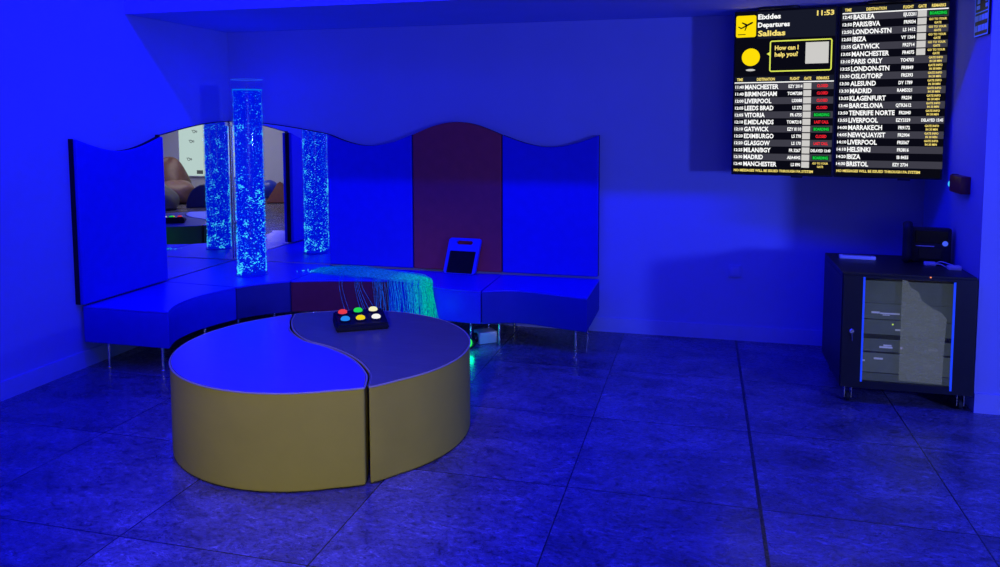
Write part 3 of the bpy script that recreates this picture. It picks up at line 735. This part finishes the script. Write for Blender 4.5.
for k in range(7):
    z = .62-.075*k
    for xa in (4.534, 5.098):
        b = BX(xa-.012, xa+.012, Y0-.0008, Y0+.001, z, z+.005); bmesh.ops.transform(b, matrix=Matrix.Translation((xa, 0, z)) @ Matrix.Rotation(-.6 if xa < 5 else .6, 4, 'Y') @ Matrix.Translation((-xa, 0, -z)), verts=b.verts)
        link('vent_slot', b, M['black'], dr)
# grey room reflection shaped as a glowing sheet behind the glass
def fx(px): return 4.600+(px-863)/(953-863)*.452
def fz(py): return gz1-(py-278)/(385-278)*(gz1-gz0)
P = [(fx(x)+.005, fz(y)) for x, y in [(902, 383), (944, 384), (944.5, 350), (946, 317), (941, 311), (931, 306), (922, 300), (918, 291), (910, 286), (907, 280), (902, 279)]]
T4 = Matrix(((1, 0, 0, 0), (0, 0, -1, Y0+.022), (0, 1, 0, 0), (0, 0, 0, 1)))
link('door_reflection', prism(P, 0, .001, 0, M4=T4), M['door_reflection'], dr)
for (x, y) in ((X0+.05, Y0+.06), (X1-.05, Y0+.06), (X0+.05, Y1-.06), (X1-.05, Y1-.06)):
    bm = bmesh.new()
    box(bm, x-.024, x+.024, y-.03, y+.03, Z0-.006, Z0, .001)
    box(bm, x-.019, x-.015, y-.022, y+.018, .022, Z0-.004); box(bm, x+.015, x+.019, y-.022, y+.018, .022, Z0-.004)
    c = link('caster', bm, M['chrome'], rk)
    b = lathe([(0, -.012), (.02, -.012), (.0265, -.008), (.0265, .008), (.02, .012), (0, .012)], 22, (x, y-.004, .0275), Matrix.Rotation(PI/2, 4, 'Y')); link('wheel', b, M['rubber'], c, True)
link('indicator_light', BX(4.932, 4.938, Y0+.012, Y0+.0185, Z1-.010, Z1-.005), glow('orange indicator', (1, .28, .12), 1.2), rk)
# equipment inside the rack
def unit(label, name, z0, z1, m, bits, leds=()):
    z0 -= .015; z1 -= .015
    r = root(name, label, 'network equipment', (4.83, -.8, z0))
    link('front_plate', BX(4.585, 5.075, -1.085, -1.078, z0, z1, .001), m, r)
    link('chassis', BX(4.60, 5.06, -1.078, -.62, z0+.002, z1-.002), M['black'], r)
    for (px0, px1, py0, py1) in bits:
        link('paper_label', BX(fx(px0)+.020, fx(px1)+.020, -1.0868, -1.0849, fz(py1)-.015, fz(py0)-.015), M['label'], r)
    for (px, py, rad, mm) in leds:
        b = lathe([(0, 0), (rad, 0), (rad*.7, rad*.6), (0, rad*.8)], 12, (fx(px)+.020, -1.085, fz(py)-.015), Matrix.Rotation(PI/2, 4, 'X')); link('status_light', b, mm, r)
LG = glow('lime status light', (.75, 1, .1), 1.2); LV = glow('violet status light', (.45, .35, 1), 2.6); LW = glow('white status light', (.85, .95, 1), 1.0)
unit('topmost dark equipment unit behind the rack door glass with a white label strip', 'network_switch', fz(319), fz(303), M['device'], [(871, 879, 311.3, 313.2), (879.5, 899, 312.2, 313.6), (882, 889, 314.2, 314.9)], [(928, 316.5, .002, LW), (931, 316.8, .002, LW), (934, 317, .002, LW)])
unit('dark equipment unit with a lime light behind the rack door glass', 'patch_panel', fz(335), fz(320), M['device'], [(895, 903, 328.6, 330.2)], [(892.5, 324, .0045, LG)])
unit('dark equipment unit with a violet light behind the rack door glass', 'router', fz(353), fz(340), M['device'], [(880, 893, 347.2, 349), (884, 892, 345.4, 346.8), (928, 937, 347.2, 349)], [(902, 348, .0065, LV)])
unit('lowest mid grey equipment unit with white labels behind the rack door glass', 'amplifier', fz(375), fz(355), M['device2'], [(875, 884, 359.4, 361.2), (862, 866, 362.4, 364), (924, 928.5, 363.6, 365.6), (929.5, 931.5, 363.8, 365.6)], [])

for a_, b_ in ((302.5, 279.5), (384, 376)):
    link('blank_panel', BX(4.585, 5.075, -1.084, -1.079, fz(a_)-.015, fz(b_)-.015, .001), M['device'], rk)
# things on top of the cabinet
ph = root('desk_phone', 'black desk phone with handset standing on the rack cabinet', 'phone', (5.03, -.66, Z1))
PT = Matrix.Translation((5.03, -.66, Z1)) @ Matrix.Rotation(math.radians(-6), 4, 'Z')
def pt(b): bmesh.ops.transform(b, matrix=PT, verts=b.verts); return b
b = prism([(-.075, 0), (.095, 0), (.095, .015), (.035, .205), (.012, .205), (-.03, .03), (-.075, .012)], -.112, .112, .006, 2, M4=Matrix(((0, 0, 1, 0), (-1, 0, 0, 0), (0, 1, 0, 0), (0, 0, 0, 1))) )
M['phone'] = mat('dark phone plastic', (.016, .016, .03), .5, spec=.35, var=.1)
link('body', pt(BX(-.085, .118, -.035, .035, .002, .20, .010)), M['phone'], ph, True); b.free()
link('handset', pt(tube(curve_pts([(-.112, -.05, .015), (-.112, -.066, .04), (-.112, -.062, .12), (-.112, -.066, .195), (-.112, -.045, .225)], 6), .026, 12)), M['phone'], ph, True)
link('display', pt(BX(-.07, .10, -.038, -.034, .115, .185, .003)), M['screen'], ph)
link('trim_line', pt(BX(-.065, .03, -.0385, -.034, .094, .099)), M['white'], ph)
b = lathe([(0, 0), (.015, 0), (.015, .004), (0, .005)], 20, (.085, -.035, .115), Matrix.Rotation(PI/2, 4, 'X')); link('message_light', pt(b), mat('pale blue button', (.3, .45, .9), .4, emit=(.12, .25, .9), estr=.4), ph, True)
link('keypad', pt(BX(-.05, .07, -.042, -.034, .02, .085, .003)), M['black'], ph)
pb = root('white_remote', 'slim white remote lying at the left of the rack cabinet top', 'remote control', (4.655, -.66, Z1))
b = prism(rrect(-.10, .10, -.024, .024, .012), .0005, .020, .004, 2); bmesh.ops.transform(b, matrix=Matrix.Translation((4.655, -.66, Z1)) @ Matrix.Rotation(-.11, 4, 'Z'), verts=b.verts)
link('shell', b, M['white'], pb, True)
b = BX(-.08, .075, -.014, .014, .0195, .0215, .0005); bmesh.ops.transform(b, matrix=Matrix.Translation((4.655, -.66, Z1)) @ Matrix.Rotation(-.11, 4, 'Z'), verts=b.verts)
link('key_area', b, M['grey'], pb)
ad = root('power_adapter', 'white plug adapter with a white cable on the rack cabinet by the phone', 'adapter', (5.03, -.74, Z1))
b = prism(rrect(4.985, 5.045, -.80, -.765, .008), Z1+.0005, Z1+.02, .004, 2); link('plug', b, M['white'], ad, True)
b = prism(rrect(5.075, 5.140, -.92, -.875, .006), Z1+.0005, Z1+.022, .003, 2); link('adapter_body', b, M['white'], ad, True)
link('cable', tube(curve_pts([(5.045, -.775, Z1+.010), (5.08, -.755, Z1+.018), (5.12, -.79, Z1+.010), (5.146, -.85, Z1+.006), (5.13, -.88, Z1+.010)], 6), .0035, 6), M['white'], ad, True)
link('cable', tube(curve_pts([(5.04, -.79, Z1+.010), (5.065, -.81, Z1+.012), (5.075, -.86, Z1+.008), (5.09, -.88, Z1+.010)], 6), .003, 6), M['white'], ad, True)

# ------------------------------------------------------------------ the far side of the room, seen in the mirrors
def blob(name, label, cat, c, r, h, m, lean=0., seed=0, group=None, point=0.):
    bm = bmesh.new(); bmesh.ops.create_uvsphere(bm, u_segments=40, v_segments=24, radius=1)
    rnd = random.Random(seed); ph_ = [rnd.uniform(0, 6) for _ in range(6)]
    for v in bm.verts:
        z = (v.co.z+1)/2; rad = math.hypot(v.co.x, v.co.y); a = math.atan2(v.co.y, v.co.x)
        k = (rad**.75)*(1-point*z)*(1+.05*math.sin(3*a+ph_[0])+.035*math.sin(5*a+7*z+ph_[1])+.03*math.sin(9*z+ph_[2]))
        zz = max(0, (z-.07)/.93)
        v.co = Vector((math.cos(a)*k*r[0], math.sin(a)*k*r[1]+lean*zz, zz*h*(1+.05*math.sin(2*a+ph_[3]))))
    bmesh.ops.translate(bm, verts=bm.verts, vec=c)
    o = recenter(link(name, bm, m, None, True), c); return tag(o, label, cat, group)
M['brown'] = mat('pinkish brown leatherette', (.15, .07, .06), .5, var=.12, bump=.15, bscale=20)
M['brown2'] = mat('paler pinkish brown leatherette', (.23, .125, .11), .5, var=.12, bump=.15, bscale=20)
M['beige'] = mat('beige leatherette', (.24, .23, .19), .55, var=.08, bump=.15, bscale=20)
M['dkblue'] = mat('dark blue foam vinyl', (.03, .035, .12), .5, var=.08)
M['ball'] = mat('blue ball rubber', (.03, .06, .50), .35, var=.06)
M['redv'] = mat('red brown vinyl', (.19, .035, .03), .5, var=.1, bump=.1, bscale=20)
blob('bean_bag', 'pinkish brown bean bag, the taller one reflected at the mirror edge', 'bean bag', (6.48, -7.5, 0), (.56, .45), .80, M['brown'], -.12, 1, 'bean bags reflected in the mirror', .45)
blob('bean_bag', 'pinkish brown bean bag, the lower one in front of the taller in the reflection', 'bean bag', (5.86, -7.0, 0), (.36, .36), .42, M['brown2'], 0, 2, 'bean bags reflected in the mirror', .1)
blob('bean_bag', 'beige bean bag reflected at the lower left of the mirror', 'bean bag', (5.46, -6.0, 0), (.42, .40), .47, M['beige'], 0, 3, 'bean bags reflected in the mirror', .55)
bm = prism([(.30*math.cos(PI*k/24), .41*math.sin(PI*k/24)) for k in range(25)], -.12, .12, .02, 2)
bmesh.ops.transform(bm, matrix=Matrix.Translation((4.95, -6.55, 0)) @ Matrix.Rotation(.5, 4, 'Z') @ Matrix.Rotation(PI/2, 4, 'X'), verts=bm.verts)
tag(recenter(link('foam_arch', bm, M['dkblue'], None, True), (4.95, -6.55, 0)), 'dark blue half-round foam block reflected beside the bean bags', 'foam block')
bm = bmesh.new(); bmesh.ops.create_uvsphere(bm, u_segments=32, v_segments=20, radius=.19); bmesh.ops.translate(bm, verts=bm.verts, vec=(4.59, -8.1, .19))
tag(recenter(link('exercise_ball', bm, M['ball'], None, True), (4.59, -8.1, 0)), 'blue exercise ball reflected in the mirror right of the tube', 'ball')
bm = prism([(-.24, -.24), (.24, -.24), (.24, .24), (-.24, .24)], 0, .39)
for v in bm.verts:
    if v.co.z > .2: v.co.x *= .12; v.co.y *= .12
bmesh.ops.bevel(bm, geom=bm.edges[:], offset=.02, segments=2, affect='EDGES')
bmesh.ops.transform(bm, matrix=Matrix.Translation((4.06, -7.62, 0)) @ Matrix.Rotation(.35, 4, 'Z'), verts=bm.verts)
pyr = root('pyramid_cushion', 'red brown pyramid cushion reflected in the mirror right of the tube', 'cushion', (4.06, -7.62, 0))
link('cover', bm, M['redv'], pyr, True)
bm = bmesh.new(); bmesh.ops.create_circle(bm, cap_ends=True, segments=20, radius=.028)
bmesh.ops.transform(bm, matrix=Matrix.Translation((4.06, -7.62, 0)) @ Matrix.Rotation(.35, 4, 'Z') @ Matrix.Translation((0, .128, .20)) @ Matrix.Rotation(math.radians(-58), 4, 'X'), verts=bm.verts)
link('round_patch', bm, M['beige'], pyr)
# lit screen with small doodles on the far wall
ps = root('lit_screen', 'tall bright white screen with small loop doodles, reflected in the left mirror', 'screen', (6.35, RY, .5))
link('frame', BX(5.46, 7.14, RY, RY+.03, .36, 2.0, .004), M['white'], ps)
scn = link('screen_surface', BX(5.48, 7.12, RY+.028, RY+.034, .38, 1.98), glow('lit white screen', (.62, .80, .74), 1.0), ps)
M['dood'] = glow('grey doodle ink', (.08, .09, .10), 1)
bm = bmesh.new()
for (x, z, s) in ((6.74, 1.32, .8), (6.82, 1.11, .8), (6.89, .73, .8)):
    for cx_, rr in ((0, .035*s), (-.075*s, .02*s)):
        join(bm, tube([(x+cx_+rr*math.cos(2*PI*k/18), RY+.036, z+rr*math.sin(2*PI*k/18)) for k in range(18)], .006, 5, True))
    join(bm, tube([(x-.06*s, RY+.036, z+.01), (x-.0*s, RY+.036, z+.04*s), (x+.07*s, RY+.036, z+.03*s)], .005, 5))
box(bm, 6.55, 6.70, RY+.034, RY+.037, .42, .50)
link('doodles', bm, M['dood'], scn)

# ------------------------------------------------------------------ lights
def area(name, loc, target, sx, sy, col, power, spread=PI):
    l = bpy.data.lights.new(name, 'AREA'); l.shape = 'RECTANGLE'; l.size = sx; l.size_y = sy; l.color = col; l.energy = power; l.spread = spread
    o = bpy.data.objects.new(name, l); COL.objects.link(o); o.location = loc
    d = Vector(target)-Vector(loc); o.rotation_euler = d.to_track_quat('-Z', 'Y').to_euler(); return o
def spot(name, loc, target, ang, blend, col, power, radius=.05):
    l = bpy.data.lights.new(name, 'SPOT'); l.spot_size = math.radians(ang); l.spot_blend = blend; l.color = col; l.energy = power; l.shadow_soft_size = radius
    o = bpy.data.objects.new(name, l); COL.objects.link(o); o.location = loc
    d = Vector(target)-Vector(loc); o.rotation_euler = d.to_track_quat('-Z', 'Y').to_euler(); return o
area('blue_wash_strip', (2.7, -2.16, 3.34), (2.7, -.55, 1.0), 5.2, .05, (.0, .0, 1), 120)
spot('lavender_panel', (7.5, -4.17, 1.22), (4.1, 0, 1.15), 92, 1., (.080, .125, 1), 470, .17)
area('blue_side_fill', (3.4, -4.4, 3.2), (0, -2.3, 1.3), 1.2, .6, (.004, .006, 1), 24, math.radians(110))  # added fill that brightens the near left wall, no fixture there
area('blue_overhead', (2.6, -3.6, 3.4), (2.6, -3.6, 0), 4.5, 1.4, (.008, .008, 1), 50, math.radians(75))
spot('warm_front_fill', (3.1, -5.75, 1.66), (2.1, -2.6, .20), 38, .9, (1, .93, .76), 92, .06)  # added lamp, brings neutral light onto the pouf sides and floor
area('far_room_light', (5.6, -6.9, 3.3), (5.7, -7.6, 0), 3.5, 1.8, (1, .97, .95), 38, math.radians(105))
pl = bpy.data.lights.new('tube_glow', 'POINT'); pl.color = (.0, .0, 1); pl.energy = 16; pl.shadow_soft_size = .06
o = bpy.data.objects.new('tube_glow', pl); COL.objects.link(o); o.location = (TX, TY, 1.73)
pl = bpy.data.lights.new('fibre_glow', 'POINT'); pl.color = (.0, .55, 1); pl.energy = .7; pl.shadow_soft_size = .08
o = bpy.data.objects.new('fibre_glow', pl); COL.objects.link(o); o.location = (1.98, -.80, .26)
pl = bpy.data.lights.new('green_lamp_glow', 'POINT'); pl.color = (.0, 1, .35); pl.energy = .25; pl.shadow_soft_size = .02
o = bpy.data.objects.new('green_lamp_glow', pl); COL.objects.link(o); o.location = (2.275, -.74, .05)

# ------------------------------------------------------------------ world, camera, colour
w = bpy.data.worlds.new('World'); sc.world = w; w.use_nodes = True
w.node_tree.nodes['Background'].inputs[0].default_value = (.0, .0, .03, 1); w.node_tree.nodes['Background'].inputs[1].default_value = .2
f, yaw, pitch, roll = 777.2744, -.2526833, .0818779, .0020152
ppx, ppy = 502.806, 183.830
fw = Vector((math.sin(yaw)*math.cos(pitch), math.cos(yaw)*math.cos(pitch), -math.sin(pitch)))
r0 = Vector((math.cos(yaw), -math.sin(yaw), 0)); d0 = fw.cross(r0)
rt = r0*math.cos(roll)+d0*math.sin(roll); dn = -r0*math.sin(roll)+d0*math.cos(roll)
cd = bpy.data.cameras.new('camera'); cam = bpy.data.objects.new('camera', cd); COL.objects.link(cam)
cd.sensor_width = 36; cd.lens = f*36/1000; cd.shift_x = (500-ppx)/1000; cd.shift_y = (ppy-283.5)/1000
cam.matrix_world = Matrix(((rt.x, -dn.x, -fw.x, 3.75699), (rt.y, -dn.y, -fw.y, -5.61859), (rt.z, -dn.z, -fw.z, 1.55), (0, 0, 0, 1)))
sc.camera = cam
sc.view_settings.view_transform = 'Standard'; sc.view_settings.look = 'None'; sc.view_settings.exposure = 0; sc.view_settings.gamma = 1
